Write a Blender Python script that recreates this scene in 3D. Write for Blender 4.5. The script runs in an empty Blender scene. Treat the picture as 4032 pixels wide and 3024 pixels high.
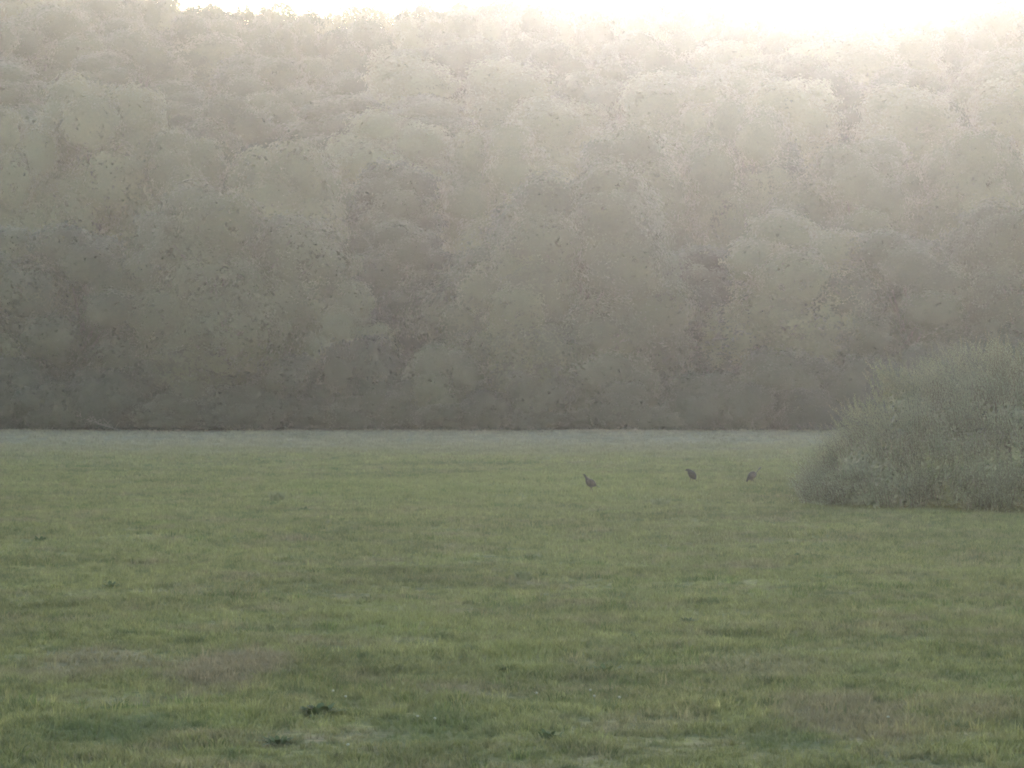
import bpy, bmesh, math, random
import numpy as np
from mathutils import Vector, Matrix, noise as mnoise

R = math.radians
scene = bpy.context.scene
col = scene.collection

# ------------------------------------------------------------------ camera
CAM_H = 4.5                      # camera stands on a rise / veranda above the meadow
FPX = 11200.0                    # focal length in pixels of the 4032 px wide photograph
K = FPX / 22400.0                # the distances noted below were measured for a lens twice as long
HORIZON = 1500.0                 # row of the horizon in the photograph
cd = bpy.data.cameras.new('camera')
cam = bpy.data.objects.new('camera', cd)
col.objects.link(cam)
cam.location = (0, 0, CAM_H)
cam.rotation_euler = (R(90) - math.atan((1512 - HORIZON) / FPX), 0, 0)
cd.sensor_width = 36.0
cd.lens = FPX / 4032 * 36.0
cd.clip_start = 0.5
cd.clip_end = 9000
scene.camera = cam

# ------------------------------------------------------------------ sky and sun
SUN_EL, SUN_AZ = R(7.4), R(4.5)          # low behind the wooded ridge, right of centre
world = bpy.data.worlds.new('World')
scene.world = world
world.use_nodes = True
wn = world.node_tree
bg = wn.nodes['Background']
sky = wn.nodes.new('ShaderNodeTexSky')
sky.sky_type = 'NISHITA'
sky.sun_disc = False
sky.sun_elevation = SUN_EL
sky.sun_rotation = SUN_AZ
sky.air_density = 1.0
sky.dust_density = 0.75
sky.ozone_density = 0.6
wn.links.new(sky.outputs[0], bg.inputs[0])
bg.inputs[1].default_value = 0.15
sd = bpy.data.lights.new('sun', 'SUN')
sd.energy = 0.7
sd.angle = R(10.0)
sd.color = (1.0, 0.93, 0.86)
sun = bpy.data.objects.new('sun', sd)
col.objects.link(sun)
to_sun = Vector((math.sin(SUN_AZ) * math.cos(SUN_EL), math.cos(SUN_AZ) * math.cos(SUN_EL), math.sin(SUN_EL)))
sun.rotation_euler = to_sun.to_track_quat('Z', 'Y').to_euler()
sun.location = (20, -30, 60)

scene.view_settings.view_transform = 'Standard'
scene.view_settings.look = 'None'
scene.view_settings.exposure = 2.6
scene.view_settings.gamma = 1.0
scene.render.engine = 'CYCLES'
cy = scene.cycles
cy.use_denoising = True
cy.denoiser = 'OPENIMAGEDENOISE'
cy.denoising_input_passes = 'RGB_ALBEDO_NORMAL'
cy.use_light_tree = False
cy.max_bounces = 4
cy.diffuse_bounces = 3
cy.transmission_bounces = 4
cy.volume_bounces = 1
cy.transparent_max_bounces = 8
cy.filter_width = 1.8
HAZE_DENSITY = 0.00028
HAZE_G = 0.85
HAZE_COLOR = (0.88, 0.895, 0.955)

# ------------------------------------------------------------------ helpers
rng = np.random.default_rng(7)


def tag(o, label=None, cat=None, group=None, kind=None):
    if label: o['label'] = label
    if cat: o['category'] = cat
    if group: o['group'] = group
    if kind: o['kind'] = kind
    return o


def empty(name, loc, rz=0.0):
    o = bpy.data.objects.new(name, None)
    o.empty_display_size = 0.3
    col.objects.link(o)
    o.location = loc
    o.rotation_euler = (0, 0, rz)
    return o


def mesh_np(name, verts, faces, mat, smooth=False):
    """verts (n,3); faces: list of index arrays (m,k)"""
    me = bpy.data.meshes.new(name)
    verts = np.asarray(verts, dtype=np.float32)
    if not isinstance(faces, list):
        faces = [faces]
    loops = np.concatenate([np.asarray(f).ravel() for f in faces]).astype(np.int32)
    sizes = np.concatenate([np.full(len(f), np.asarray(f).shape[1]) for f in faces]).astype(np.int32)
    starts = np.concatenate([[0], np.cumsum(sizes)[:-1]]).astype(np.int32)
    me.vertices.add(len(verts)); me.vertices.foreach_set('co', verts.ravel())
    me.loops.add(len(loops)); me.loops.foreach_set('vertex_index', loops)
    me.polygons.add(len(sizes)); me.polygons.foreach_set('loop_start', starts)
    me.polygons.foreach_set('loop_total', sizes)
    if smooth:
        me.polygons.foreach_set('use_smooth', np.ones(len(sizes), dtype=bool))
    me.update(calc_edges=True)
    me.validate()
    if mat: me.materials.append(mat)
    return me


def link(name, me, parent=None):
    o = bpy.data.objects.new(name, me)
    col.objects.link(o)
    if parent: o.parent = parent
    return o


class Tubes:
    """collects tapered tubes as one mesh"""
    def __init__(s): s.v = []; s.q = []; s.n = 0
    def tube(s, pts, rad, k=6):
        pts = [Vector(p) for p in pts]
        rings = []
        for i, p in enumerate(pts):
            d = (pts[min(i + 1, len(pts) - 1)] - pts[max(i - 1, 0)]).normalized()
            a = d.orthogonal().normalized() if abs(d.z) > 0.99 else Vector((0, 0, 1)).cross(d).normalized()
            b = d.cross(a)
            rings.append([p + (a * math.cos(t) + b * math.sin(t)) * rad[i] for t in [2 * math.pi * j / k for j in range(k)]])
        base = s.n
        for r in rings: s.v += [tuple(x) for x in r]
        for i in range(len(pts) - 1):
            for j in range(k):
                a0 = base + i * k + j; a1 = base + i * k + (j + 1) % k
                s.q.append((a0, a1, a1 + k, a0 + k))
        s.n += k * len(pts)
        # tip cap
        s.v.append(tuple(pts[-1])); tip = s.n; s.n += 1
        e = base + (len(pts) - 1) * k
        for j in range(k):
            s.q.append((e + j, e + (j + 1) % k, tip, tip))
        return s
    def mesh(s, name, mat):
        q = np.array(s.q)
        tri = q[:, 2] == q[:, 3]
        fs = []
        if (~tri).any(): fs.append(q[~tri])
        if tri.any(): fs.append(q[tri][:, :3])
        return mesh_np(name, np.array(s.v), fs, mat, smooth=True)


def leaf_quads(c, nrm, size, aspect, rg, droop=None):
    """rhombus leaves: centres c, normals nrm, half length size"""
    n = len(c)
    t = rg.normal(size=(n, 3)) if droop is None else droop
    t -= (t * nrm).sum(1, keepdims=True) * nrm
    t /= np.linalg.norm(t, axis=1, keepdims=True) + 1e-9
    b = np.cross(nrm, t)
    L = np.asarray(size).reshape(-1, 1); W = L * aspect
    v = np.stack([c - t * L, c - b * W - t * L * 0.1, c + t * L, c + b * W - t * L * 0.1], axis=1).reshape(-1, 3)
    f = np.arange(n * 4).reshape(n, 4)
    return v, f


# ------------------------------------------------------------------ materials
def new_mat(name):
    m = bpy.data.materials.new(name); m.use_nodes = True
    nt = m.node_tree
    return m, nt, nt.nodes['Principled BSDF'], nt.nodes['Material Output']


def N(nt, t, **kw):
    n = nt.nodes.new(t)
    for k, v in kw.items(): setattr(n, k, v)
    return n


def noise_node(nt, vec, scale, detail=3, rough=0.55):
    n = N(nt, 'ShaderNodeTexNoise')
    n.inputs['Scale'].default_value = scale
    n.inputs['Detail'].default_value = detail
    n.inputs['Roughness'].default_value = rough
    nt.links.new(vec, n.inputs['Vector'])
    return n.outputs['Fac']


def ramp(nt, fac, stops):
    r = N(nt, 'ShaderNodeValToRGB')
    el = r.color_ramp.elements
    while len(el) < len(stops): el.new(0.5)
    for e, (p, c) in zip(el, stops):
        e.position = p; e.color = (*c, 1) if len(c) == 3 else c
    nt.links.new(fac, r.inputs[0])
    return r.outputs[0]


def mixc(nt, fac, a, b, mode='MIX'):
    m = N(nt, 'ShaderNodeMix', data_type='RGBA', blend_type=mode)
    for s, v in ((m.inputs[0], fac), (m.inputs[6], a), (m.inputs[7], b)):
        if hasattr(v, 'is_linked'): nt.links.new(v, s)
        elif isinstance(v, (int, float)): s.default_value = v
        else: s.default_value = (*v, 1)
    return m.outputs[2]


def math_node(nt, op, a, b=None, clamp=False):
    m = N(nt, 'ShaderNodeMath', operation=op, use_clamp=clamp)
    for i, v in enumerate((a, b)):
        if v is None: continue
        if hasattr(v, 'is_linked'): nt.links.new(v, m.inputs[i])
        else: m.inputs[i].default_value = v
    return m.outputs[0]


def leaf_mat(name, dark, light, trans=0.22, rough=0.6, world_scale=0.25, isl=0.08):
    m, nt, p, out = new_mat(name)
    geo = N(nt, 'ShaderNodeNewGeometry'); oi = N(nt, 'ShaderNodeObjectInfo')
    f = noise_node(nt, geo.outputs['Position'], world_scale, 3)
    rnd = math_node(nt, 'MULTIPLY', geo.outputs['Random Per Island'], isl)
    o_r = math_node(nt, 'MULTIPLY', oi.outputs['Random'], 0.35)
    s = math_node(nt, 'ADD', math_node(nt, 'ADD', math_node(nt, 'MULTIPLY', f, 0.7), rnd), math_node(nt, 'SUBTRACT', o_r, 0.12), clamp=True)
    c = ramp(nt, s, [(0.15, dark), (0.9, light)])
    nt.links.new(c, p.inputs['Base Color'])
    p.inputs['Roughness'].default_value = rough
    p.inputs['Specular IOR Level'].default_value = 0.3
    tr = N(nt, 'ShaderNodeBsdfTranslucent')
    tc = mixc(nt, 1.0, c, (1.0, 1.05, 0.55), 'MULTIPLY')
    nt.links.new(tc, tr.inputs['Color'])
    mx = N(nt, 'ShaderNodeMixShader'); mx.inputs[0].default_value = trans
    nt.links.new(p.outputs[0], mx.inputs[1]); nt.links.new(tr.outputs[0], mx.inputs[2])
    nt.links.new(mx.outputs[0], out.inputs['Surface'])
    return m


def bark_mat(name, a, b):
    m, nt, p, out = new_mat(name)
    geo = N(nt, 'ShaderNodeTexCoord')
    f = noise_node(nt, geo.outputs['Object'], 6.0, 5)
    nt.links.new(ramp(nt, f, [(0.3, a), (0.7, b)]), p.inputs['Base Color'])
    p.inputs['Roughness'].default_value = 0.9
    bp = N(nt, 'ShaderNodeBump'); bp.inputs['Strength'].default_value = 0.6
    nt.links.new(f, bp.inputs['Height']); nt.links.new(bp.outputs[0], p.inputs['Normal'])
    return m


M_LEAF = leaf_mat('tree_leaves', (0.032, 0.038, 0.020), (0.098, 0.106, 0.054))
M_LEAF2 = leaf_mat('pale_lit_tone_leaves', (0.056, 0.063, 0.034), (0.15, 0.158, 0.088))  # paler leaf tone, partly standing in for sky light on crown tops
M_UNDER_SHADE = leaf_mat('undergrowth_and_gap_shade_leaves', (0.017, 0.021, 0.011), (0.048, 0.054, 0.026))  # undergrowth leaves; the same dark tone paints shade between the crowns
M_SHRUB = leaf_mat('shrub_leaves', (0.022, 0.026, 0.014), (0.070, 0.077, 0.040))
M_WILLOW = leaf_mat('willow_leaves', (0.085, 0.090, 0.056), (0.27, 0.27, 0.175), trans=0.3, world_scale=1.6, isl=0.45)
M_BARK = bark_mat('bark', (0.035, 0.028, 0.022), (0.10, 0.085, 0.065))
M_TWIG = bark_mat('willow_bark', (0.06, 0.05, 0.03), (0.13, 0.11, 0.06))
M_DEAD = bark_mat('dead_wood', (0.07, 0.065, 0.055), (0.14, 0.13, 0.11))


def patch(px, py, wpx, hpx, colr, amt):
    d = FPX * CAM_H / (py - HORIZON)
    d0 = FPX * CAM_H / (py + hpx / 2 - HORIZON); d1 = FPX * CAM_H / (py - hpx / 2 - HORIZON)
    return ((px - 2016) / FPX * d, (d0 + d1) / 2, wpx / 2 / FPX * d, (d1 - d0) / 2, colr, amt)


BROWN, YEL, DEEP = (0.150, 0.126, 0.080), (0.145, 0.156, 0.056), (0.066, 0.088, 0.036)
PATCHES = [patch(900, 2640, 620, 190, BROWN, 0.9), (patch(350, 2620, 600, 150, BROWN, 0.6)), patch(3350, 2860, 700, 320, BROWN, 0.75),
           patch(3000, 2640, 700, 140, BROWN, 0.5), patch(1500, 2450, 620, 170, YEL, 0.5), patch(930, 2850, 330, 120, YEL, 0.7),
           patch(450, 2880, 800, 130, DEEP, 0.7), patch(1900, 1930, 2400, 140, YEL, 0.6), patch(2050, 2600, 420, 160, YEL, 0.6),
           patch(1700, 2900, 620, 170, DEEP, 0.55), patch(3100, 2960, 500, 110, DEEP, 0.6)]


# meadow colour, shared by the soil sheet and the blades standing on it
def meadow_color(nt, pos, bright=1.0):
    big = noise_node(nt, pos, 0.13, 5, 0.62)
    c = ramp(nt, big, [(0.30, (0.102, 0.106, 0.046)), (0.46, (0.136, 0.140, 0.060)),
                       (0.56, (0.158, 0.164, 0.068)), (0.72, (0.122, 0.132, 0.062))])
    mid = noise_node(nt, pos, 0.38, 6, 0.7)
    dead = ramp(nt, mid, [(0.50, (0, 0, 0)), (0.66, (1, 1, 1))])
    c = mixc(nt, math_node(nt, 'MULTIPLY', dead, 0.85), c, (0.165, 0.142, 0.088))
    spk = noise_node(nt, pos, 2.6, 4, 0.7)
    c = mixc(nt, 1.0, c, ramp(nt, spk, [(0.32, (0.74, 0.75, 0.74)), (0.68, (1.22, 1.2, 1.18))]), 'MULTIPLY')
    fin = noise_node(nt, pos, 7.5, 3, 0.7)
    c = mixc(nt, 1.0, c, ramp(nt, fin, [(0.32, (0.72, 0.73, 0.72)), (0.68, (1.25, 1.23, 1.2))]), 'MULTIPLY')
    lush = noise_node(nt, pos, 1.1, 4, 0.65)
    lf = ramp(nt, lush, [(0.34, (1, 1, 1)), (0.46, (0, 0, 0))])
    c = mixc(nt, math_node(nt, 'MULTIPLY', lf, 0.75), c, (0.062, 0.078, 0.034))
    # patches with a shape of their own: withered, and lush yellow green
    wn_ = noise_node(nt, pos, 1.3, 4, 0.7)
    for (cx_, cy_, rx_, ry_, colr, amt) in PATCHES:
        mp = N(nt, 'ShaderNodeMapping', vector_type='TEXTURE')
        mp.inputs['Location'].default_value = (cx_, cy_, 0); mp.inputs['Scale'].default_value = (rx_, ry_, 1e6)
        nt.links.new(pos, mp.inputs['Vector'])
        le = N(nt, 'ShaderNodeVectorMath', operation='LENGTH'); nt.links.new(mp.outputs[0], le.inputs[0])
        q = math_node(nt, 'ADD', le.outputs['Value'], math_node(nt, 'MULTIPLY', math_node(nt, 'SUBTRACT', wn_, 0.5), 1.6))
        c = mixc(nt, math_node(nt, 'MULTIPLY', ramp(nt, q, [(0.55, (1, 1, 1)), (1.0, (0, 0, 0))]), amt), c, colr)
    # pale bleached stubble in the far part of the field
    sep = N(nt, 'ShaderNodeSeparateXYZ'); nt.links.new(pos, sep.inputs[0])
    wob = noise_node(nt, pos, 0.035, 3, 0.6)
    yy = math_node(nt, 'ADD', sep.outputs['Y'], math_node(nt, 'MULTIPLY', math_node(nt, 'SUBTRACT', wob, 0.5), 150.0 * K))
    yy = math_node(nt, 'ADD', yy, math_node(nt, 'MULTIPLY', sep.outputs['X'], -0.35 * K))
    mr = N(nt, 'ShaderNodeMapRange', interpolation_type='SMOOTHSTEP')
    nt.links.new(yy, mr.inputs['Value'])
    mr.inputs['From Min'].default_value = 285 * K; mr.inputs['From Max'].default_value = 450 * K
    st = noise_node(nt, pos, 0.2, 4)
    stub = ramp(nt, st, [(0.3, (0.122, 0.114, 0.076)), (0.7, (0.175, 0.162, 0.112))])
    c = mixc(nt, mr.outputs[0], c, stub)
    return c


def ground_mat():
    m, nt, p, out = new_mat('meadow_soil')
    geo = N(nt, 'ShaderNodeNewGeometry')
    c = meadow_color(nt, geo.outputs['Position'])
    fine = noise_node(nt, geo.outputs['Position'], 9.0, 5, 0.7)
    c = mixc(nt, 1.0, c, ramp(nt, fine, [(0.3, (0.55, 0.55, 0.55)), (0.7, (1.1, 1.1, 1.1))]), 'MULTIPLY')
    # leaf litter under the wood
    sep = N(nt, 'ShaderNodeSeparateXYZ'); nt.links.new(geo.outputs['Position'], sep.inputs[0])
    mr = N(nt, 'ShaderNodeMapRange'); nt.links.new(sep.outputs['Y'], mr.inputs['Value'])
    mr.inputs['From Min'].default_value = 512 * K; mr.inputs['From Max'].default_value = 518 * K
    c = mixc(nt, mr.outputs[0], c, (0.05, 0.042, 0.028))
    nt.links.new(c, p.inputs['Base Color'])
    p.inputs['Roughness'].default_value = 1.0
    p.inputs['Specular IOR Level'].default_value = 0.1
    bp = N(nt, 'ShaderNodeBump'); bp.inputs['Strength'].default_value = 0.8; bp.inputs['Distance'].default_value = 0.06
    nt.links.new(fine, bp.inputs['Height']); nt.links.new(bp.outputs[0], p.inputs['Normal'])
    return m


def grass_mat(name, tint, trans=0.3):
    m, nt, p, out = new_mat(name)
    geo = N(nt, 'ShaderNodeNewGeometry'); oi = N(nt, 'ShaderNodeObjectInfo')
    c = meadow_color(nt, geo.outputs['Position'])
    c = mixc(nt, 1.0, c, tint, 'MULTIPLY')
    v = math_node(nt, 'ADD', math_node(nt, 'MULTIPLY', oi.outputs['Random'], 0.5),
                  math_node(nt, 'MULTIPLY', geo.outputs['Random Per Island'], 0.5))
    c = mixc(nt, 1.0, c, ramp(nt, v, [(0.15, (0.6, 0.6, 0.6)), (0.85, (1.45, 1.42, 1.4))]), 'MULTIPLY')
    nt.links.new(c, p.inputs['Base Color'])
    p.inputs['Roughness'].default_value = 0.65
    p.inputs['Specular IOR Level'].default_value = 0.25
    tr = N(nt, 'ShaderNodeBsdfTranslucent'); nt.links.new(c, tr.inputs['Color'])
    mx = N(nt, 'ShaderNodeMixShader'); mx.inputs[0].default_value = trans
    nt.links.new(p.outputs[0], mx.inputs[1]); nt.links.new(tr.outputs[0], mx.inputs[2])
    nt.links.new(mx.outputs[0], out.inputs['Surface'])
    return m


M_GROUND = ground_mat()
M_GRASS = grass_mat('grass_blades', (1.0, 1.0, 1.0))
M_GRASS_TALL = grass_mat('tall_grass_blades', (1.25, 1.18, 1.2))
M_GRASS_DARK = grass_mat('dark_grass_blades', (0.72, 0.85, 0.72))


def plain_mat(name, a, b, rough=0.7, scale=8.0, spec=0.3):
    m, nt, p, out = new_mat(name)
    tc = N(nt, 'ShaderNodeTexCoord')
    f = noise_node(nt, tc.outputs['Object'], scale, 4)
    nt.links.new(ramp(nt, f, [(0.35, a), (0.65, b)]), p.inputs['Base Color'])
    p.inputs['Roughness'].default_value = rough
    p.inputs['Specular IOR Level'].default_value = spec
    return m


M_FEATHER = plain_mat('brown_feathers', (0.018, 0.015, 0.012), (0.050, 0.038, 0.028), 0.75, 25)
M_FEATHER2 = plain_mat('tail_feathers', (0.022, 0.018, 0.014), (0.060, 0.045, 0.033), 0.75, 20)
M_SKINLEG = plain_mat('bird_leg_skin', (0.06, 0.045, 0.03), (0.10, 0.07, 0.05), 0.6, 30)
M_BEAK = plain_mat('beak_horn', (0.10, 0.08, 0.05), (0.14, 0.11, 0.07), 0.5, 30)
M_EYE = plain_mat('eye_dark', (0.01, 0.01, 0.01), (0.015, 0.015, 0.015), 0.2, 5, 0.5)
M_WEED = leaf_mat('weed_leaves', (0.045, 0.060, 0.028), (0.085, 0.105, 0.048), trans=0.2, rough=0.95, world_scale=4)
M_PALE = plain_mat('pale_bleached_grass', (0.13, 0.14, 0.07), (0.19, 0.19, 0.10), 0.8, 6)
M_SEED = plain_mat('pale_seed_head', (0.20, 0.20, 0.15), (0.28, 0.27, 0.21), 0.9, 40)
M_STALK = plain_mat('flower_stalk', (0.08, 0.10, 0.04), (0.12, 0.14, 0.06), 0.7, 20)


# ------------------------------------------------------------------ terrain
def smooth(a, b, x):
    t = np.clip((x - a) / (b - a), 0, 1)
    return t * t * (3 - 2 * t)


def value_noise(x, y, cell, seed):
    rg = np.random.default_rng(seed); G = rg.random((256, 256))
    u = x / cell + 1000; w = y / cell + 1000
    i = np.floor(u).astype(int); j = np.floor(w).astype(int)
    fu = u - i; fw = w - j; fu = fu * fu * (3 - 2 * fu); fw = fw * fw * (3 - 2 * fw)
    g = lambda a, b_: G[a % 256, b_ % 256]
    return (g(i, j) * (1 - fu) + g(i + 1, j) * fu) * (1 - fw) + (g(i, j + 1) * (1 - fu) + g(i + 1, j + 1) * fu) * fw


def ground_z(x, y):
    x = np.asarray(x, float); y = np.asarray(y, float)
    q = y / K
    field = 0.10 * np.sin(x * 0.11 + 0.7) * np.sin(y * 0.055 + 0.4) + 0.14 * (value_noise(x, y, 7.0, 41) - 0.5)
    rough = 0.08 * (value_noise(x, y, 1.9, 42) - 0.5) + 0.07 * (value_noise(x, y, 0.8, 43) - 0.5)
    z = (field + rough) * (1 - smooth(480, 520, q))
    ridge = 33.0 + 9.0 * smooth(-30, -75, x) + 1.0 * np.sin(x * 0.05)
    z = z + ridge * smooth(505, 770, q) + 6 * smooth(770, 1100, q)
    return z


xs = np.unique(np.concatenate([np.arange(-1500, -160, 60), np.arange(-160, -30, 5), np.arange(-30, 30, 0.5), np.arange(30, 160, 5), np.arange(160, 1501, 60)]))
ys = np.unique(np.concatenate([np.arange(-600, -20, 60), np.arange(-20, 28, 4), np.arange(28, 90, 0.35), np.arange(90, 160, 0.7), np.arange(160, 420, 4), np.arange(420, 1301, 40)]))
X, Y = np.meshgrid(xs, ys)
Z = ground_z(X, Y)
nx, ny = len(xs), len(ys)
idx = np.arange(nx * ny).reshape(ny, nx)
F = np.stack([idx[:-1, :-1], idx[:-1, 1:], idx[1:, 1:], idx[1:, :-1]], -1).reshape(-1, 4)
ground = link('ground', mesh_np('ground', np.stack([X, Y, Z], -1).reshape(-1, 3), F, M_GROUND, True))
tag(ground, 'green meadow running to the foot of the wooded hill', kind='structure')


def gz(x, y): return float(ground_z(x, y))


def at(px, d):
    """ground position under image column px at distance d"""
    d = d * K
    x = (px - 2016) / FPX * d
    return x, d


def dist_of_row(py): return FPX * CAM_H / (py - HORIZON) / K


def ztop(py, d): return CAM_H + (HORIZON - py) / FPX * d * K


# ------------------------------------------------------------------ haze
hz = 0.0
hm = bpy.data.materials.new('haze_volume'); hm.use_nodes = True
hn = hm.node_tree
for n in list(hn.nodes):
    if n.type != 'OUTPUT_MATERIAL': hn.nodes.remove(n)
pv = N(hn, 'ShaderNodeVolumePrincipled')
pv.inputs['Color'].default_value = (*HAZE_COLOR, 1)
pv.inputs['Density'].default_value = HAZE_DENSITY
pv.inputs['Anisotropy'].default_value = HAZE_G
hn.links.new(pv.outputs[0], hn.nodes['Material Output'].inputs['Volume'])
b = bmesh.new()
bmesh.ops.create_cube(b, size=1.0)
me = bpy.data.meshes.new('haze')
b.to_mesh(me); b.free()
me.materials.append(hm)
haze = link('haze', me)
haze.scale = (3100, 2000, 65)
haze.location = (0, 350, 65 / 2 - 1.6)
tag(haze, 'pale morning mist filling the valley', kind='stuff')


# ------------------------------------------------------------------ trees
def make_tree_proto(seed, H, W, base_frac, nlobe, nclump, leaf, mat, lean=0.0, point=0.0):
    """returns (trunk mesh, crown mesh) of a broadleaved tree H tall, W wide"""
    rg = np.random.default_rng(seed); rd = random.Random(seed)
    zb = H * base_frac
    lobes = []
    for i in range(nlobe):
        u = (i + 0.5) / nlobe
        z = zb + (H - zb) * (0.10 + 0.80 * u)
        prof = math.sin(math.pi * min(1, (0.18 + 0.74 * u) ** 0.85)) ** 0.7 * (1 - point * u)
        a = i * 2.399 + rd.uniform(-.5, .5)
        rr = W * 0.5 * prof * rd.uniform(0.35, 0.78)
        r = W * rd.uniform(0.17, 0.29) * (1 - 0.25 * u) * (16 / (nlobe + 2)) ** 0.3
        lobes.append((math.cos(a) * rr + lean * u * W, math.sin(a) * rr, min(z, H - r * 0.8), r))
    L = np.array(lobes)
    per = max(8, nclump // nlobe)
    C, NRM = [], []
    for (lx, ly, lz, r) in lobes:
        d = rg.normal(size=(per, 3)); d /= np.linalg.norm(d, axis=1, keepdims=True)
        bump = 1 + 0.16 * np.sin(d[:, :1] * 7 + seed + lx) * np.sin(d[:, 1:2] * 6 + ly) + 0.12 * np.sin(d[:, 2:] * 9 + lz)
        rad = r * bump * (1 - 0.25 * rg.random((per, 1)) ** 2.2)
        p = np.array([lx, ly, lz]) + d * rad * np.array([1, 1, 0.82])
        inside = np.zeros(per, bool)
        for (ax, ay, az, ar) in lobes:
            if (ax, ay, az) == (lx, ly, lz): continue
            inside |= np.linalg.norm((p - np.array([ax, ay, az])) / np.array([1, 1, 0.82]), axis=1) < ar * 0.72
        ok = (~inside) & (p[:, 2] > 0.25)
        C.append(p[ok]); NRM.append(d[ok])
    C = np.concatenate(C); NRM = np.concatenate(NRM)
    k = 6                                             # leaves per clump
    c = np.repeat(C, k, 0) + rg.normal(scale=leaf * 1.5, size=(len(C) * k, 3))
    nn = np.repeat(NRM, k, 0) + rg.normal(scale=0.20, size=(len(C) * k, 3)) + np.array([0, 0, 0.1])
    nn /= np.linalg.norm(nn, axis=1, keepdims=True)
    v, f = leaf_quads(c, nn, leaf * rg.uniform(0.6, 1.25, len(c)), 0.78, rg)
    crown = mesh_np('crown', v, f, mat)
    # leaf shading follows the rounded boughs they grow on
    cd_ = c - np.array([0, 0, H * (0.45 + base_frac * 0.5)]); cd_ /= np.linalg.norm(cd_, axis=1, keepdims=True)
    sn = np.repeat(NRM, k, 0) * 0.8 + cd_ * 0.45 + rg.normal(scale=0.08, size=c.shape) + np.array([0, 0, 0.1])
    sn /= np.linalg.norm(sn, axis=1, keepdims=True)
    crown.normals_split_custom_set_from_vertices(np.repeat(sn, 4, 0))
    T = Tubes()
    r0 = 0.022 * H
    n = 7
    pts = [(lean * W * (i / n) ** 1.5 + 0.02 * H * math.sin(i * 1.7 + seed) * (i / n), 0.015 * H * math.sin(i * 2.3 + seed) * (i / n), -0.6 + (H * 0.86 + 0.6) * i / n) for i in range(n + 1)]
    T.tube(pts, [r0 * (1.25 if i == 0 else 1) * (1 - 0.9 * i / n) + 0.01 for i in range(n + 1)], 8)
    for (lx, ly, lz, r) in lobes:
        h0 = max(H * 0.08, lz * rd.uniform(0.45, 0.7))
        t = h0 / (H * 0.86); i = min(n - 1, int(t * n))
        s = Vector(pts[i]).lerp(Vector(pts[i + 1]), t * n - i)
        e = Vector((lx, ly, lz))
        mid = s.lerp(e, 0.5) + Vector((0, 0, 0.05 * H * rd.uniform(-.2, .6)))
        rr = r0 * (1 - t * 0.75) * 0.45
        T.tube([s, mid, e, e + (e - mid) * 0.4], [rr, rr * 0.7, rr * 0.4, 0.015], 5)
    trunk = T.mesh('trunk', M_BARK)
    return trunk, crown


PROTO = {
    'broad':  (20.0, 21.0, make_tree_proto(11, 20, 21, 0.10, 20, 21000, 0.15, M_LEAF)),
    'round':  (18.0, 15.0, make_tree_proto(12, 18, 15, 0.10, 15, 14000, 0.145, M_LEAF)),
    'tall':   (22.0, 11.0, make_tree_proto(13, 22, 11, 0.12, 18, 12000, 0.145, M_LEAF, point=0.35)),
    'dark':   (22.0, 13.0, make_tree_proto(18, 22, 13, 0.10, 18, 12000, 0.145, M_UNDER_SHADE, point=0.2)),  # dark leaves put the shade of the deep crown gaps into the colour
    'pale':   (19.0, 16.0, make_tree_proto(14, 19, 16, 0.12, 15, 14000, 0.15, M_LEAF2)),
    'loose':  (17.0, 13.0, make_tree_proto(15, 17, 13, 0.14, 12, 9000, 0.16, M_LEAF2, lean=0.06)),
    'shrub':  (5.5, 7.0, make_tree_proto(16, 5.5, 7, 0.02, 16, 8000, 0.10, M_SHRUB)),
    'thicket': (4.0, 6.5, make_tree_proto(17, 4.0, 6.5, 0.0, 15, 7000, 0.10, M_UNDER_SHADE)),
}


def plant(name, kind, x, y, height, width, rz, label, cat, group=None):
    H, W, (tm, cm) = PROTO[kind]
    z = gz(x, y)
    o = empty(name, (x, y, z), rz)
    o.scale = (width / W, width / W, height / H)
    link('stems' if cat == 'shrub' else 'trunk', tm, o)
    link('foliage' if cat == 'shrub' else 'crown', cm, o)
    return tag(o, label, cat, group)


def tree_px(kind, px, top, d, wpx, label, group=None, rz=0.0, name='broadleaf_tree', cat='tree'):
    x, y = at(px, d)
    h = ztop(top, d) - gz(x, y)
    return plant(name, kind, x, y, h, wpx / FPX * d * K, rz, label, cat, group)


# trees one can tell apart, along the foot of the hill and on the lower slope
EDGE = 'trees along the meadow edge of the wood'
tree_px('round', -60, 850, 533, 700, 'tree with a yellowish top cut off by the left edge of the picture', EDGE, 0.3)
tree_px('round', 330, 880, 530, 720, 'low rounded tree at the wood edge left of the broad spreading tree', EDGE, 1.2)
tree_px('broad', 880, 730, 531, 980, 'broad spreading tree with a domed lit crown at the left wood edge', EDGE, 2.0)
tree_px('loose', 1300, 1090, 526, 420, 'smaller drooping tree just right of the broad spreading tree', EDGE, 0.8)
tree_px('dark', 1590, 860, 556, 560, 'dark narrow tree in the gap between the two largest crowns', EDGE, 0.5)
tree_px('broad', 2260, 660, 532, 1060, 'largest pale crowned tree at the centre of the wood edge', EDGE, 4.1)
tree_px('round', 2000, 930, 527, 560, 'tree with a pale rounded shoulder at the left of the central crown', EDGE, 5.0)
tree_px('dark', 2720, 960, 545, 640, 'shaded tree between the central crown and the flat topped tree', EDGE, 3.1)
tree_px('pale', 3120, 830, 540, 820, 'flat topped pale tree right of the central crown', EDGE, 2.2)
tree_px('round', 3560, 900, 534, 760, 'tree standing behind the left shoulder of the willow bush', EDGE, 0.9)
tree_px('broad', 4020, 800, 540, 900, 'wide tree rising behind the willow bush at the right edge', EDGE, 1.6)
UP = 'trees on the lower slope behind the wood edge'
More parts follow.
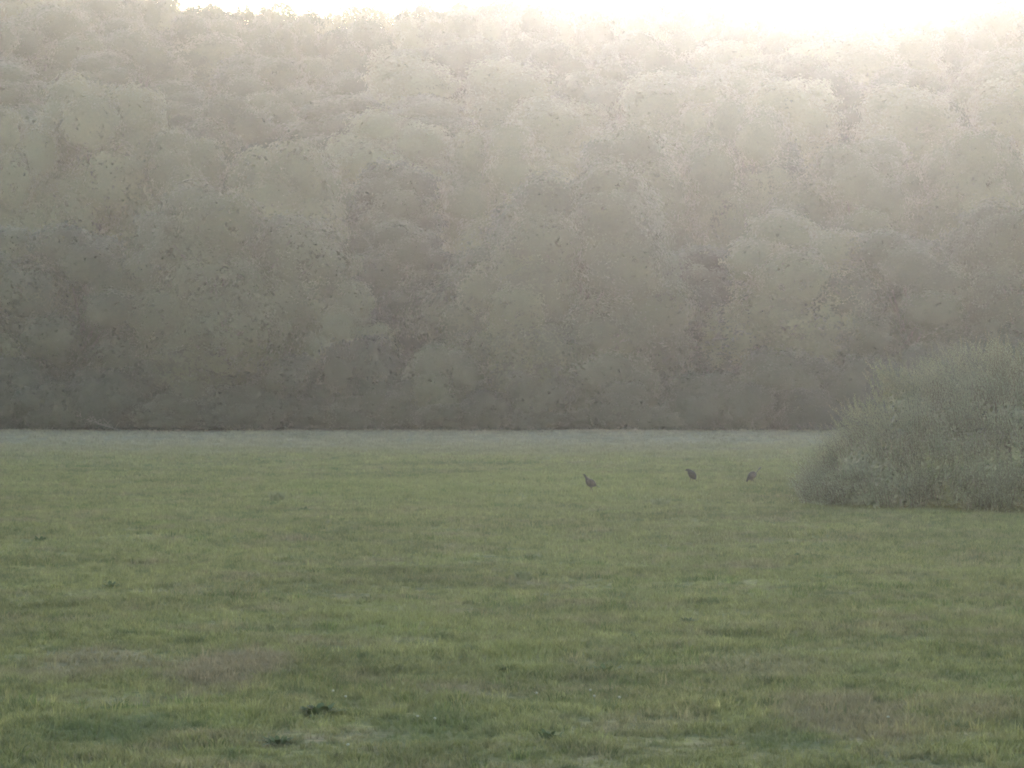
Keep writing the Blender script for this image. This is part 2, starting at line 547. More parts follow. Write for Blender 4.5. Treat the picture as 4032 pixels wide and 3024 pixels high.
tree_px('pale', 370, 290, 600, 760, 'tall pale dome shaped tree high on the left slope', UP, 1.0)
tree_px('pale', 40, 420, 592, 560, 'pale tree at the left edge below the dome shaped tree', UP, 2.4)
tree_px('round', 720, 500, 588, 560, 'hazy tree below right of the pale dome shaped tree', UP, 0.2)
tree_px('loose', 1130, 560, 585, 560, 'hazy round tree above the right end of the broad spreading tree', UP, 4.0)
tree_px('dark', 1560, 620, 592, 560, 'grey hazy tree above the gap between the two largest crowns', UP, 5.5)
tree_px('pale', 1980, 480, 600, 620, 'hazy tree rising just above the central crown', UP, 3.3)
tree_px('round', 2480, 500, 596, 620, 'misty tree behind the right half of the central crown', UP, 2.8)
tree_px('pale', 2930, 380, 606, 560, 'light topped misty tree above the flat topped tree', UP, 1.4)
tree_px('round', 3380, 560, 590, 640, 'misty tree above the tree behind the willow bush shoulder', UP, 0.6)
tree_px('pale', 3840, 500, 594, 640, 'pale misty tree near the right edge above the willow bush', UP, 5.1)

ORD = ['first', 'second', 'third', 'fourth', 'fifth', 'sixth', 'seventh', 'eighth', 'ninth', 'tenth', 'eleventh', 'twelfth', 'thirteenth',
       'fourteenth', 'fifteenth', 'sixteenth', 'seventeenth', 'eighteenth', 'nineteenth', 'twentieth', 'twenty-first', 'twenty-second',
       'twenty-third', 'twenty-fourth', 'twenty-fifth', 'twenty-sixth', 'twenty-seventh', 'twenty-eighth', 'twenty-ninth', 'thirtieth',
       'thirty-first', 'thirty-second', 'thirty-third', 'thirty-fourth', 'thirty-fifth', 'thirty-sixth', 'thirty-seventh', 'thirty-eighth']


def in_frame(x, y): return abs(x) < 2016 / FPX * y


# trees of the upper slope, row by row
RG = random.Random(5)
SL = 'misty trees covering the upper slope'
ROWS = ['lowest row of hazy trees on the upper slope', 'second row of hazy trees up the slope', 'middle row of misty trees up the slope',
        'misty tree row two below the ridge line', 'misty tree row just below the ridge line']
for row, (d0, hgt) in enumerate(((628, 17), (656, 17.5), (684, 17.5), (710, 17.5), (734, 17.5))):
    x0 = -78 + (row % 2) * 5.5
    num = 0
    while x0 < 110:
        x = x0 + RG.uniform(-2, 2); y = (d0 + RG.uniform(-8, 8)) * K
        kind = RG.choice(['round', 'pale', 'loose', 'round', 'tall'])
        h = hgt * RG.uniform(0.86, 1.12)
        if in_frame(x, y):
            lab = '%s from the left in the %s' % (ORD[num], ROWS[row]); num += 1
        else:
            lab = 'slope tree outside the picture in the %s' % ROWS[row]
        plant('hillside_tree', kind, x, y, h, h * RG.uniform(0.85, 1.12), RG.uniform(0, 6.28), lab, 'tree', SL)
        x0 += RG.uniform(11.0, 14.5)
# ridge trees against the sky, following the tree line of the photograph
RIDGE = [(-250, -90), (-100, -70), (60, -60), (220, -50), (380, -40), (520, -15), (640, 20), (740, 62), (860, 62), (990, 70), (1110, 62),
         (1240, 84), (1370, 78), (1500, 66), (1640, 56), (1790, 46), (1930, 36), (2070, 40), (2200, 50), (2340, 62), (2480, 58), (2620, 42),
         (2740, 40), (2850, 72), (2990, 72), (3110, 112), (3290, 98), (3420, 130), (3540, 132), (3660, 100), (3780, 92), (3920, 34),
         (4010, 96), (4140, 60), (4280, 80), (4420, 70), (4570, 85), (4720, 60), (4880, 70), (5050, 75), (5240, 60)]
for i in range(30):
    px = -180 + i * 150 + RG.uniform(-40, 40)
    top = float(np.interp(px, [p for p, _ in RIDGE], [t for _, t in RIDGE])) + RG.uniform(-15, 35)
    tree_px(RG.choice(['round', 'pale', 'broad', 'round']), px, top, 748 + RG.uniform(-5, 5), RG.uniform(360, 470),
            'filler', 'trees along the ridge line', RG.uniform(0, 6.28), 'ridge_tree')['label'] = (
            'misty tree closing the gaps under the ridge line, %s from the left' % ORD[i])
num = 0
for i, (px, top) in enumerate(RIDGE):
    d = 764 + RG.uniform(-8, 8)
    if -60 < px < 4092:
        lab = 'ridge tree against the yellow sky, %s from the left' % ORD[num]; num += 1
    else:
        lab = 'ridge tree beyond the %s edge of the picture' % ('left' if px < 0 else 'right')
    tree_px(RG.choice(['round', 'loose', 'round', 'pale', 'broad']), px, top - 48 + RG.uniform(-8, 8), d, RG.uniform(300, 440),
            lab, 'trees along the ridge line', RG.uniform(0, 6.28), 'ridge_tree')

# undergrowth at the foot of the wood
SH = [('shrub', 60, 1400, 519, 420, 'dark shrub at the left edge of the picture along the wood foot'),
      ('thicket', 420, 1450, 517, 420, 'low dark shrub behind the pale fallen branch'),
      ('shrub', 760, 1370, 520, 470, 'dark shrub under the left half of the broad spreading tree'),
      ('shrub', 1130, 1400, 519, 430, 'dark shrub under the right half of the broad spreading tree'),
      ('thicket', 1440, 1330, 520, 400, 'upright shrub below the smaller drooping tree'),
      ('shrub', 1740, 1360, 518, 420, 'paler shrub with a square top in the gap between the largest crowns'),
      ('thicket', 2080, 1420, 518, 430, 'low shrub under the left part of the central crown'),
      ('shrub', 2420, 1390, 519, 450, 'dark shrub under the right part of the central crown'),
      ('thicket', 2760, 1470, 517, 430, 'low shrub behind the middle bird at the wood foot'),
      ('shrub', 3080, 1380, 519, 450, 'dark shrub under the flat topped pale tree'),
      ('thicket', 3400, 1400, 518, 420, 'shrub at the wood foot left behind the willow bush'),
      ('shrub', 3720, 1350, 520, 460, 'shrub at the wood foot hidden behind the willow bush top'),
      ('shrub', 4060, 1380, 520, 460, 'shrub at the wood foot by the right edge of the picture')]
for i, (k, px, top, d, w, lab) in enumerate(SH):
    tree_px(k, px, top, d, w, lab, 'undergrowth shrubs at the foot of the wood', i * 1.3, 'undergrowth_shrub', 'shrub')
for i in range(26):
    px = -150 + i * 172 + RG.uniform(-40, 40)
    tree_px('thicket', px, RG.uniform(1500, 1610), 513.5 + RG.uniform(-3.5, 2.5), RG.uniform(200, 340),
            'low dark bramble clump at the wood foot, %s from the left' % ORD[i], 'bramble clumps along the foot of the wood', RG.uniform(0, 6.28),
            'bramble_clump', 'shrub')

# ------------------------------------------------------------------ willow bush on the right
def make_willow():
    rg = np.random.default_rng(21)
    d0 = 203.0 * K
    k = FPX / d0                                    # pixels per metre there
    prof_px = [(3205, 1930), (3225, 1860), (3265, 1775), (3325, 1680), (3415, 1590), (3500, 1480), (3600, 1452), (3750, 1438), (3850, 1412), (3920, 1370),
               (4032, 1345), (4200, 1330), (4400, 1330), (4600, 1370), (4800, 1440), (4950, 1560), (5050, 1720), (5110, 1910)]
    PX = np.array([(p - 2016) / k for p, _ in prof_px])
    PZ = np.array([CAM_H + (HORIZON - t) / k for _, t in prof_px])
    PZ = np.maximum(PZ - 0.55, 0.30)                # shell below the tips of the shoots
    x0, x1 = PX[0], PX[-1]
    cx = (x0 + x1) / 2
    depth = 5.6
    root = empty('willow_bush', (cx, d0 + 1.0, gz(cx, d0)))
    org = np.array([cx, d0 + 1.0, gz(cx, d0)])

    def half_depth(x):
        t = np.clip((x - cx) / ((x1 - x0) / 2), -1, 1)
        return depth * np.sqrt(np.maximum(0.02, 1 - t ** 2))

    def shell(n):
        """points on the mound with outward normals"""
        x = rg.uniform(x0, x1, n)
        h = np.interp(x, PX, PZ); hd = half_depth(x)
        th = rg.uniform(-0.30, math.pi * 0.75, n)       # front foot to over the top
        lump = 1 + 0.07 * np.sin(x * 2.1 + 2 * np.sin(th * 3)) + 0.06 * np.sin(x * 4.3 + th * 5)
        y = -np.cos(th) * hd * lump; z = np.maximum(np.sin(th), 0.0) ** 0.8 * h * lump
        z = np.where(th < 0.15, rg.uniform(0.05, 0.3, n) * h, z)
        ex = 0.4
        hx = (np.interp(x + ex, PX, PZ) - np.interp(x - ex, PX, PZ)) / (2 * ex)
        nr = np.stack([-np.clip(hx, -2.0, 2.0) * np.maximum(np.sin(th), 0.2), -np.cos(th) * h / hd, np.maximum(np.sin(th), 0.05)], 1)
        nr /= np.linalg.norm(nr, axis=1, keepdims=True)
        return np.stack([x, d0 + 1.0 + y, z + gz(cx, d0)], 1) - org, nr

    # sprays: boughs that each carry a fan of long thin leafy shoots
    S0, SN = shell(210)
    per = 34
    SD = SN * 0.6 + np.array([-0.12, 0, 0.85]) + rg.normal(scale=0.18, size=S0.shape)
    SD /= np.linalg.norm(SD, axis=1, keepdims=True)
    P = np.repeat(S0, per, 0) + rg.normal(scale=0.24, size=(len(S0) * per, 3)) * np.array([1.2, 1.2, 0.7])
    NR = np.repeat(SN, per, 0)
    D = np.repeat(SD, per, 0) + rg.normal(scale=0.24, size=P.shape)
    D /= np.linalg.norm(D, axis=1, keepdims=True)
    ln = np.repeat(rg.uniform(0.75, 1.5, len(S0)), per) * rg.uniform(0.6, 1.25, len(P))
    keep = P[:, 2] > 0.1
    P, D, ln, NR = P[keep], D[keep], ln[keep], NR[keep]
    nl = 26
    t = (np.arange(nl) + 0.5) / nl
    sway = rg.normal(scale=0.10, size=P.shape)
    start = P - D * (ln * 0.35)[:, None]
    pos = start[:, None, :] + D[:, None, :] * (ln[:, None] * t[None, :])[..., None] + sway[:, None, :] * (t ** 2)[None, :, None]
    ang = rg.uniform(0, 6.28, len(P))[:, None] + np.arange(nl)[None, :] * 2.4
    a = np.cross(D, np.array([0.31, 0.9, 0.13])); a /= np.linalg.norm(a, axis=1, keepdims=True)
    bb = np.cross(D, a)
    side = a[:, None, :] * np.cos(ang)[..., None] + bb[:, None, :] * np.sin(ang)[..., None]
    ld = side * 0.75 + D[:, None, :] * 0.75
    ld /= np.linalg.norm(ld, axis=2, keepdims=True)
    nrm = np.cross(ld, np.cross(D[:, None, :], ld)); nrm /= np.linalg.norm(nrm, axis=2, keepdims=True) + 1e-9
    size = (0.058 * (1 - 0.55 * t ** 2))[None, :] * rg.uniform(0.8, 1.3, (len(P), 1))
    c = pos + ld * size[..., None]
    v, f = leaf_quads(c.reshape(-1, 3), nrm.reshape(-1, 3), size.ravel(), 0.26, rg, ld.reshape(-1, 3).copy())
    # inner leaves that close the mound
    P2, N2 = shell(36000)
    P2 = P2 - N2 * rg.uniform(0.35, 1.6, (len(P2), 1))
    P2[:, 2] = np.abs(P2[:, 2]) + 0.04
    c2 = P2 + rg.normal(scale=0.1, size=P2.shape)
    n2 = N2 + rg.normal(scale=0.6, size=P2.shape); n2 /= np.linalg.norm(n2, axis=1, keepdims=True)
    v2, f2 = leaf_quads(c2, n2, rg.uniform(0.06, 0.13, len(c2)), 0.42, rg)
    wm = mesh_np('willow_foliage', np.concatenate([v, v2]), np.concatenate([f, f2 + len(v)]), M_WILLOW)
    sn = np.concatenate([np.repeat(NR, nl, 0), N2]); sn = sn * 0.7 + np.array([0, 0, 0.35]) + rg.normal(scale=0.3, size=sn.shape)
    sn /= np.linalg.norm(sn, axis=1, keepdims=True)
    wm.normals_split_custom_set_from_vertices(np.repeat(sn, 4, 0))
    fol = link('foliage', wm, root)
    fol['kind'] = 'stuff'
    T = Tubes()
    for i in range(0, len(P)):
        s = Vector(start[i]); e = Vector(pos[i, -1]); m = Vector(pos[i, nl // 2])
        T.tube([s, m, e], [0.010, 0.007, 0.003], 3)
    tw = link('twigs', T.mesh('willow_twigs', M_TWIG), root); tw['kind'] = 'stuff'
    rd = random.Random(3)
    for i in range(18):
        u = rd.uniform(-0.8, 0.8)
        bx = u * (x1 - x0) / 2 * 0.8; by = rd.uniform(-2.2, 2.2)
        zt = float(np.interp(cx + bx * 1.12, PX, PZ)) * 0.85
        T = Tubes()
        T.tube([(bx, by, -0.2), (bx * 1.03, by * 1.1, zt * 0.35), (bx * 1.08, by * 1.2, zt * 0.7), (bx * 1.12, by * 1.3, zt)],
               [0.09, 0.07, 0.045, 0.015], 6)
        link('stem', T.mesh('willow_stem', M_TWIG), root)
    tag(root, 'big mounded willow bush with upright leafy shoots at the right edge', 'bush')


make_willow()

# ------------------------------------------------------------------ fallen branch at the wood foot
def fallen_branch():
    x, y = at(400, 508)
    rd = random.Random(9)
    root = empty('fallen_branch', (x, y, gz(x, y)))
    T = Tubes()
    T.tube([(-2.2, 0, 1.35), (-0.8, 0, 0.85), (0.6, 0, 0.4), (1.7, 0, 0.05)], [0.015, 0.035, 0.05, 0.06], 6)
    link('bough', T.mesh('bough', M_DEAD), root)
    for i in range(60):
        u = rd.random(); s = Vector((-2.0 + 3.4 * u, 0, 1.3 - 1.15 * u))
        e = s + Vector((rd.uniform(-1.2, 0.5), rd.uniform(-.6, .6), rd.uniform(-0.35, 0.95)))
        T = Tubes(); T.tube([s, s.lerp(e, 0.5) + Vector((0, 0, 0.06)), e], [0.035, 0.025, 0.01], 4)
        link('twig', T.mesh('twig', M_DEAD), root)
    tag(root, 'pale fallen dead branch lying at the foot of the wood on the left', 'branch')


fallen_branch()

# ------------------------------------------------------------------ birds
def ring_loft(stations, k=10):
    """stations: (centre, half width y, half height, direction) along the spine -> one closed surface"""
    v, q, tr = [], [], []
    for (c, w, h, d) in stations:
        d = Vector(d).normalized(); c = Vector(c)
        side = Vector((0, 1, 0)); up = d.cross(side).normalized() * -1
        for j in range(k):
            a = 2 * math.pi * j / k
            v.append(tuple(c + side * math.cos(a) * w + up * math.sin(a) * h))
    n = len(stations)
    for i in range(n - 1):
        for j in range(k):
            q.append((i * k + j, i * k + (j + 1) % k, (i + 1) * k + (j + 1) % k, (i + 1) * k + j))
    a = len(v); v.append(tuple(stations[0][0])); b_ = len(v); v.append(tuple(stations[-1][0]))
    for j in range(k):
        tr.append((a, (j + 1) % k, j)); tr.append((b_, (n - 1) * k + j, (n - 1) * k + (j + 1) % k))
    return np.array(v), [np.array(q), np.array(tr)]


def bird(px, py, spine, tail, legs, label, rz, scale=1.12):
    """spine: rings from rump to head in the bird's own xz plane (x forward)"""
    d = dist_of_row(py)
    x, y = at(px, d)
    root = empty('field_bird', (x, y, gz(x, y)), rz)
    root.scale = (scale,) * 3
    st = []
    spine = [(sx, sz, w * 1.22, h * 1.18) for (sx, sz, w, h) in spine]
    for i, (sx, sz, w, h) in enumerate(spine):
        p0 = spine[max(i - 1, 0)]; p1 = spine[min(i + 1, len(spine) - 1)]
        st.append(((sx, 0, sz), w, h, (p1[0] - p0[0], 0, p1[1] - p0[1])))
    v, fs = ring_loft(st, 12)
    body = link('body', mesh_np('bird_body', v, fs, M_FEATHER, True), root)
    sm = body.modifiers.new('smooth', 'SUBSURF'); sm.levels = 1; sm.render_levels = 1
    hx, hz_, hw, hh = spine[-2]
    hd = Vector((spine[-1][0] - spine[-2][0], 0, spine[-1][1] - spine[-2][1])).normalized()
    tip = Vector((spine[-1][0], 0, spine[-1][1]))
    T = Tubes(); T.tube([tip - hd * 0.012, tip + hd * 0.02, tip + hd * 0.045 + Vector((0, 0, -0.008))], [0.013, 0.010, 0.002], 6)
    link('beak', T.mesh('beak', M_BEAK), root)
    for s in (-1, 1):
        b = bmesh.new(); bmesh.ops.create_icosphere(b, subdivisions=1, radius=0.007)
        me = bpy.data.meshes.new('eye'); b.to_mesh(me); b.free(); me.materials.append(M_EYE)
        e = link('eye', me, root); e.location = (hx + hd.x * 0.006, s * hw * 0.9, hz_ + 0.010)
    # tail: fan of overlapping feathers
    (tx, tz), (dx, dz), tl, spread = tail
    td = Vector((dx, 0, dz)).normalized(); tu = Vector((0, 1, 0))
    v, f = [], []
    for i in range(7):
        a = (i - 3) / 3 * spread
        dd = td * math.cos(a) + tu * math.sin(a); ss = tu * math.cos(a) - td * math.sin(a)
        o_ = Vector((tx, 0, tz)) + td.cross(tu) * (0.004 * (i % 2))
        nn = td.cross(tu).normalized() * 0.003
        pts = [o_ - ss * 0.012, o_ + ss * 0.012, o_ + dd * tl * 0.9 + ss * 0.026, o_ + dd * tl, o_ + dd * tl * 0.9 - ss * 0.026]
        b0 = len(v); v += [tuple(p + nn) for p in pts] + [tuple(p - nn) for p in pts]
        f.append([b0 + j for j in range(5)]); f.append([b0 + 9 - j for j in range(5)])
        for j in range(5):
            j2 = (j + 1) % 5
            f.append([b0 + j, b0 + j + 5, b0 + j2 + 5, b0 + j2])
    me = bpy.data.meshes.new('tail'); me.from_pydata(v, [], f); me.materials.append(M_FEATHER2)
    link('tail', me, root)
    # wings folded on the flanks
    for s in (-1, 1):
        m = spine[2]; n_ = spine[4]
        st = []
        for u, w, h in ((0, 0.006, 0.02), (0.25, 0.02, 0.07), (0.6, 0.022, 0.085), (0.9, 0.018, 0.06), (1.0, 0.006, 0.02)):
            cxw = spine[1][0] + (n_[0] - spine[1][0]) * u; czw = spine[1][1] + (n_[1] - spine[1][1]) * u
            wid = np.interp(u, [0, 0.5, 1], [spine[1][2], max(m[2], spine[3][2]), n_[2]])
            st.append(((cxw, s * wid * 0.93, czw + 0.01), w, h, (n_[0] - m[0], 0, n_[1] - m[1])))
        v, fs = ring_loft(st, 8)
        link('wing', mesh_np('wing', v, fs, M_FEATHER2, True), root)
    for s, (fx, kx) in zip((-1, 1), legs):
        T = Tubes()
        hipx, hipz = spine[3][0] - 0.02, spine[3][1] - spine[3][3] * 0.6
        T.tube([(hipx, s * 0.05, hipz), (kx, s * 0.055, hipz * 0.55), (fx, s * 0.055, 0.015)], [0.034, 0.015, 0.010], 6)
        for ta in (-0.45, 0, 0.45, 3.14):
            T.tube([(fx, s * 0.055, 0.015), (fx + math.cos(ta) * 0.03, s * 0.055 + math.sin(ta) * 0.03, 0.012),
                    (fx + math.cos(ta) * 0.06, s * 0.055 + math.sin(ta) * 0.06, 0.003)], [0.008, 0.007, 0.002], 5)
        link('leg', T.mesh('leg', M_SKINLEG), root)
    return tag(root, label, 'bird', 'birds feeding on the meadow')


#        x      z     w      h      rump ... breast, neck, head
upright = [(-0.20, 0.24, .02, .02), (-0.13, 0.28, .085, .09), (-0.03, 0.32, .125, .135), (0.06, 0.36, .115, .13), (0.11, 0.43, .075, .085),
           (0.15, 0.51, .040, .045), (0.19, 0.58, .030, .033), (0.225, 0.63, .033, .033), (0.265, 0.635, .020, .02)]
hunched = [(-0.17, 0.16, .02, .02), (-0.13, 0.22, .085, .09), (-0.06, 0.31, .125, .13), (0.01, 0.40, .12, .12), (0.07, 0.47, .085, .08),
           (0.11, 0.51, .055, .052), (0.15, 0.53, .042, .042), (0.19, 0.525, .034, .034), (0.23, 0.51, .018, .018)]
pecking = [(-0.16, 0.42, .03, .03), (-0.10, 0.40, .09, .10), (-0.01, 0.35, .12, .135), (0.08, 0.30, .11, .125), (0.14, 0.25, .075, .08),
           (0.19, 0.19, .042, .045), (0.22, 0.13, .030, .032), (0.25, 0.09, .032, .032), (0.275, 0.06, .016, .016)]
bird(2326, 1943, upright, ((-0.17, 0.25), (-1, -0.45), 0.17, 0.30), [(0.02, 0.00), (-0.07, -0.05)],
     'brown bird stretching its neck up to the left, nearest of the three birds', R(172))
bird(2722, 1911, hunched, ((-0.15, 0.19), (-0.75, -1.0), 0.14, 0.30), [(0.05, 0.02), (-0.06, -0.04)],
     'dark hunched bird standing in the middle of the three birds', R(186))
bird(2963, 1912, pecking, ((-0.14, 0.43), (-0.72, 0.8), 0.30, 0.28), [(0.07, 0.03), (-0.05, -0.03)],
     'dark bird pecking with raised tail, nearest to the willow bush', R(195))

# ------------------------------------------------------------------ single plants in the meadow
def weed(px, py, size, label, nleaf=16, seed=0):
    d = dist_of_row(py); x, y = at(px, d)
    root = empty('weed_clump', (x, y, gz(x, y)))
    rd = random.Random(seed)
    for i in range(nleaf * 2):
        a = i * 2.4 + rd.uniform(-.3, .3); el = rd.uniform(0.35, 1.3); L = size * rd.uniform(0.4, 0.85); off = size * 0.55 * rd.random()
        v, f = [], []
        for j in range(5):
            t = j / 4
            r_ = off + L * t * math.cos(el) * (1 + 0.2 * t); z = L * (t * math.sin(el) - 0.35 * t * t) + 0.02
            w = 0.20 * L * math.sin(math.pi * min(1, 0.12 + t * 0.86))
            cx_, sy_ = math.cos(a), math.sin(a)
            for s in (-1, 0, 1):
                v.append((cx_ * r_ - sy_ * w * s, sy_ * r_ + cx_ * w * s, z + abs(s) * 0.12 * w))
        for j in range(4):
            for s in range(2):
                b0 = j * 3 + s; f.append((b0, b0 + 1, b0 + 4, b0 + 3))
        me = bpy.data.meshes.new('weed_leaf'); me.from_pydata(v, [], f); me.materials.append(M_WEED)
        link('leaf', me, root)
    tag(root, label, 'weed', 'broad leaved weed clumps in the meadow')


weed(1250, 2835, 0.34, 'large dark green weed clump in the near grass left of centre', 22, 1)
weed(1095, 2945, 0.24, 'small dark weed clump below left of the large dark weed clump', 14, 2)
weed(2165, 2945, 0.22, 'dark flat weed clump at the bottom of the picture right of centre', 14, 3)
weed(2390, 2655, 0.30, 'bushy grey green weed clump right of the centre in the near grass', 18, 4)
weed(1990, 2650, 0.17, 'small round weed tuft left of the bushy grey green weed clump', 12, 5)
weed(160, 2140, 0.34, 'dark weed clump in the middle distance near the left edge', 14, 6)
weed(1195, 2015, 0.36, 'dark weed clump just right of the pale pointed tussock', 14, 7)
weed(3130, 2180, 0.34, 'dark weed clump in the grass below the tip of the willow bush', 14, 8)
weed(2265, 1935, 0.26, 'faint weed clump just left of the nearest bird', 12, 9)
weed(440, 2325, 0.28, 'low dark weed clump left of centre in the middle meadow', 14, 10)
weed(2710, 2460, 0.26, 'low dark weed clump right of centre in the middle meadow', 14, 11)


def seed_head(px, py, label, seed):
    d = dist_of_row(py); x, y = at(px, d); rd = random.Random(seed)
    root = empty('seed_head', (x, y, gz(x, y)), rd.uniform(0, 6))
    h = rd.uniform(0.16, 0.24)
    T = Tubes(); T.tube([(0, 0, -0.02), (0.01, 0, h * 0.5), (0.02, 0.01, h)], [0.004, 0.0035, 0.003], 5)
    link('stalk', T.mesh('stalk', M_STALK), root)
    b = bmesh.new(); bmesh.ops.create_icosphere(b, subdivisions=2, radius=0.02)
    for v_ in b.verts: v_.co *= 1 + rd.uniform(-0.18, 0.18)
    me = bpy.data.meshes.new('fluff'); b.to_mesh(me); b.free(); me.materials.append(M_SEED)
    o = link('fluff', me, root); o.location = (0.02, 0.01, h + 0.016); o.scale = (1, 1, 0.8)
    tag(root, label, 'flower', 'pale seed heads dotted in the near grass')


for i, (px, py, lab) in enumerate([
        (1318, 2780, 'pale seed head just right above the large dark weed clump'),
        (1355, 2800, 'pale drooping seed head, second right of the large dark weed clump'),
        (1640, 2900, 'pale seed head between the large dark weed clump and the flat one'),
        (1718, 2915, 'pale seed head a little right of the lone one below the centre'),
        (2330, 2790, 'pale seed head below the bushy grey green weed clump'),
        (2345, 2845, 'lower pale seed head below the bushy grey green weed clump'),
        (2445, 2855, 'small pale seed head right of the pair under the bushy weed clump'),
        (1372, 3010, 'pale seed head at the bottom edge left of centre'),
        (2115, 2805, 'yellowish seed head left above the pair under the bushy weed clump'),
        (3500, 2925, 'pale seed head near the bottom in the right part of the grass')]):
    seed_head(px, py, lab, 30 + i)


def tussock(px, py, r, h, label, seed):
    d = dist_of_row(py); x, y = at(px, d); rg = np.random.default_rng(seed)
    root = empty('grass_tussock', (x, y, gz(x, y)))
    n = 260
    a = rg.uniform(0, 6.28, n); rr = r * 0.45 * np.sqrt(rg.random(n)); lean = rg.uniform(0.1, 0.9, n)
    hh = h * rg.uniform(0.5, 1.1, n)
    base = np.stack([np.cos(a) * rr, np.sin(a) * rr, np.zeros(n)], 1)
    out = np.stack([np.cos(a), np.sin(a), np.zeros(n)], 1)
    side = np.stack([-np.sin(a), np.cos(a), np.zeros(n)], 1) * 0.012
    mid = base + out * (lean * hh * 0.25)[:, None] + np.array([0, 0, 1]) * (hh * 0.65)[:, None]
    tip = base + out * (lean * hh * 0.8)[:, None] + np.array([0, 0, 1]) * hh[:, None]
    v = np.stack([base - side, base + side, mid + side * 0.8, mid - side * 0.8, tip], 1).reshape(-1, 3)
    i = np.arange(n) * 5
    link('blades', mesh_np('tussock_blades', v, [np.stack([i, i + 1, i + 2, i + 3], 1), np.stack([i + 3, i + 2, i + 4], 1)], M_PALE), root)['kind'] = 'stuff'
    tag(root, label, 'grass', 'pale tussocks standing out in the meadow')


tussock(1090, 1985, 0.55, 0.42, 'pale pointed tussock in the middle distance left of centre', 1)
tussock(2140, 1822, 0.9, 0.45, 'pale bleached tussock in the far meadow left above the nearest bird', 2)
tussock(2060, 2270, 0.35, 0.22, 'small pale tussock in the middle meadow near the centre', 3)
tussock(2600, 1992, 0.8, 0.25, 'low pale tussock in the grass below the birds', 4)

# ------------------------------------------------------------------ grass
def blade_tuft(name, seed, n, r, h, w, mat, lean=0.6):
    rg = np.random.default_rng(seed)
    a = rg.uniform(0, 6.28, n); rr = r * np.sqrt(rg.random(n)); ln = lean * rg.uniform(0.2, 1.2, n); hh = h * rg.uniform(0.45, 1.15, n)
    a2 = a + rg.normal(scale=0.8, size=n)
    base = np.stack([np.cos(a) * rr, np.sin(a) * rr, np.full(n, -0.01)], 1)
    out = np.stack([np.cos(a2), np.sin(a2), np.zeros(n)], 1)
    th = rg.uniform(0, 6.28, n)
    side = np.stack([np.cos(th), np.sin(th), np.zeros(n)], 1) * (w * rg.uniform(0.6, 1.3, n))[:, None] * 0.5
    mid = base + out * (ln * hh * 0.3)[:, None] + np.array([0, 0, 1]) * (hh * 0.62)[:, None]
    tip = base + out * (ln * hh)[:, None] + np.array([0, 0, 1]) * hh[:, None]
    v = np.stack([base - side, base + side, mid + side * 0.8, mid - side * 0.8, tip], 1).reshape(-1, 3)
    i = np.arange(n) * 5
    me = mesh_np(name, v, [np.stack([i, i + 1, i + 2, i + 3], 1), np.stack([i + 3, i + 2, i + 4], 1)], mat)
    return bpy.data.objects.new(name, me)


def scatter(name, tufts, label, pts, scl, pick):
    """one grass object: points carrying tufts through geometry nodes"""
    c = bpy.data.collections.new(name + '_tufts')
    for t in tufts: c.objects.link(t)
    me = bpy.data.meshes.new(name)
    me.vertices.add(len(pts)); me.vertices.foreach_set('co', pts.astype(np.float32).ravel())
    for nm, arr, ty in (('scl', scl.astype(np.float32), 'FLOAT'), ('rotz', rng.uniform(0, 6.28, len(pts)).astype(np.float32), 'FLOAT'),
                        ('pick', pick.astype(np.int32), 'INT')):
        at_ = me.attributes.new(nm, ty, 'POINT'); at_.data.foreach_set('value', arr)
    o = link(name, me)
    g = bpy.data.node_groups.new(name, 'GeometryNodeTree')
    g.interface.new_socket('Geometry', in_out='INPUT', socket_type='NodeSocketGeometry')
    g.interface.new_socket('Geometry', in_out='OUTPUT', socket_type='NodeSocketGeometry')
    gi = g.nodes.new('NodeGroupInput'); go = g.nodes.new('NodeGroupOutput')
    ip = g.nodes.new('GeometryNodeInstanceOnPoints'); ci = g.nodes.new('GeometryNodeCollectionInfo')
    ci.inputs['Collection'].default_value = c
    ci.inputs['Separate Children'].default_value = True
    ci.inputs['Reset Children'].default_value = True
    ip.inputs['Pick Instance'].default_value = True
    def attr(nm, ty):
        n = g.nodes.new('GeometryNodeInputNamedAttribute'); n.data_type = ty; n.inputs['Name'].default_value = nm
        return n.outputs['Attribute']
    cx = g.nodes.new('ShaderNodeCombineXYZ')
    g.links.new(attr('rotz', 'FLOAT'), cx.inputs['Z'])
    sx = g.nodes.new('ShaderNodeCombineXYZ'); s_ = attr('scl', 'FLOAT')
    for k in 'XYZ': g.links.new(s_, sx.inputs[k])
    g.links.new(gi.outputs[0], ip.inputs['Points']); g.links.new(ci.outputs[0], ip.inputs['Instance'])
    g.links.new(attr('pick', 'INT'), ip.inputs['Instance Index'])
    g.links.new(cx.outputs[0], ip.inputs['Rotation']); g.links.new(sx.outputs[0], ip.inputs['Scale'])
    g.links.new(ip.outputs[0], go.inputs[0])
    md = o.modifiers.new('tufts', 'NODES'); md.node_group = g
    return tag(o, label, 'grass', kind='stuff')


def wedge(d0, d1, dens, margin=5.0):
    """random points on the meadow between two distances, over the width in view and a margin"""
    w1 = d1 * 2016 / FPX + margin
    n = int(dens * (d1 - d0) * 2 * w1)
    y = rng.uniform(d0, d1, n); x = rng.uniform(-w1, w1, n)
    k = np.abs(x) < y * 2016 / FPX + margin
    return x[k], y[k]


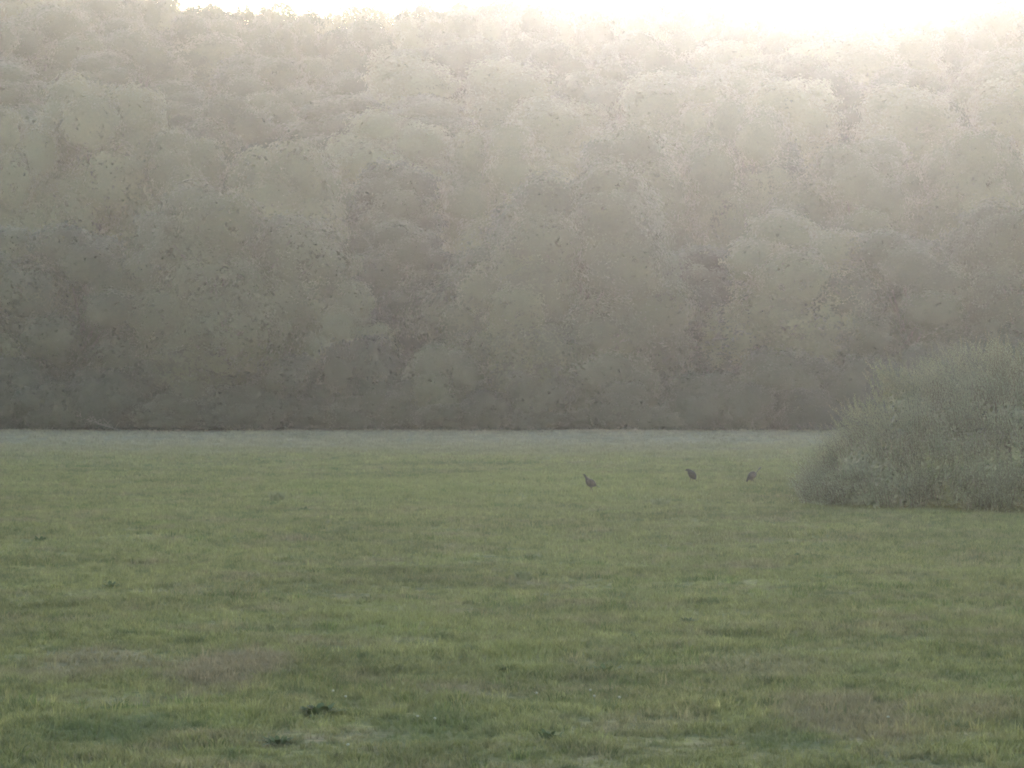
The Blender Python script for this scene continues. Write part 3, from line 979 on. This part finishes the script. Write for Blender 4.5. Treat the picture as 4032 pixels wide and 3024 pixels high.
parts = []
for (d0, d1, dens, s0) in ((27, 45, 70, 1.0), (45, 70, 50, 1.1), (70, 105, 30, 1.3), (105, 150, 15, 1.6), (150, 205, 7, 1.9), (205, 255, 3, 2.0)):
    x, y = wedge(d0, d1, dens)
    parts.append((x, y, np.full(len(x), s0)))
x = np.concatenate([p[0] for p in parts]); y = np.concatenate([p[1] for p in parts]); s = np.concatenate([p[2] for p in parts])
keep = rng.random(len(x)) > 0.6 * smooth(150, 230, y + (value_noise(x, y, 14, 8) - 0.5) * 60)
x, y, s = x[keep], y[keep], s[keep]
bumpy = value_noise(x, y, 0.9, 2) * 0.6 + value_noise(x, y, 2.7, 3) * 0.4
s = s * (0.35 + 1.35 * bumpy) * rng.uniform(0.75, 1.25, len(x))
P = np.stack([x, y, ground_z(x, y)], 1)
tuftsA = [blade_tuft('short_tuft', 100 + i, 15, 0.09, 0.10, 0.010, M_GRASS, 0.9) for i in range(5)]
scatter('meadow_grass', tuftsA, 'short green grass covering the meadow', P, s, rng.integers(0, 5, len(x)))

# taller bleached stalks and darker tussocks in patches
x, y = wedge(27, 130, 7.0)
k = (value_noise(x, y, 3.5, 5) * 0.6 + value_noise(x, y, 1.2, 6) * 0.4) > 0.53
x, y = x[k], y[k]
P = np.stack([x, y, ground_z(x, y)], 1)
tuftsB = [blade_tuft('tall_tuft', 200 + i, 11, 0.08, 0.20, 0.009, M_GRASS_TALL, 0.55) for i in range(4)]
scatter('tall_grass', tuftsB, 'taller bleached grass standing in patches over the meadow', P, rng.uniform(0.6, 1.25, len(x)), rng.integers(0, 4, len(x)))
x, y = wedge(27, 165, 3.4)
k = (value_noise(x, y, 2.8, 15) * 0.55 + value_noise(x, y, 0.9, 16) * 0.45) > 0.60
x, y = x[k], y[k]
P = np.stack([x, y, ground_z(x, y)], 1)
tuftsC = [blade_tuft('dark_tuft', 300 + i, 22, 0.13, 0.15, 0.012, M_GRASS_DARK, 0.7) for i in range(4)]
scatter('dark_grass', tuftsC, 'darker green grass tufts scattered over the meadow', P, rng.uniform(0.7, 1.4, len(x)), rng.integers(0, 4, len(x)))
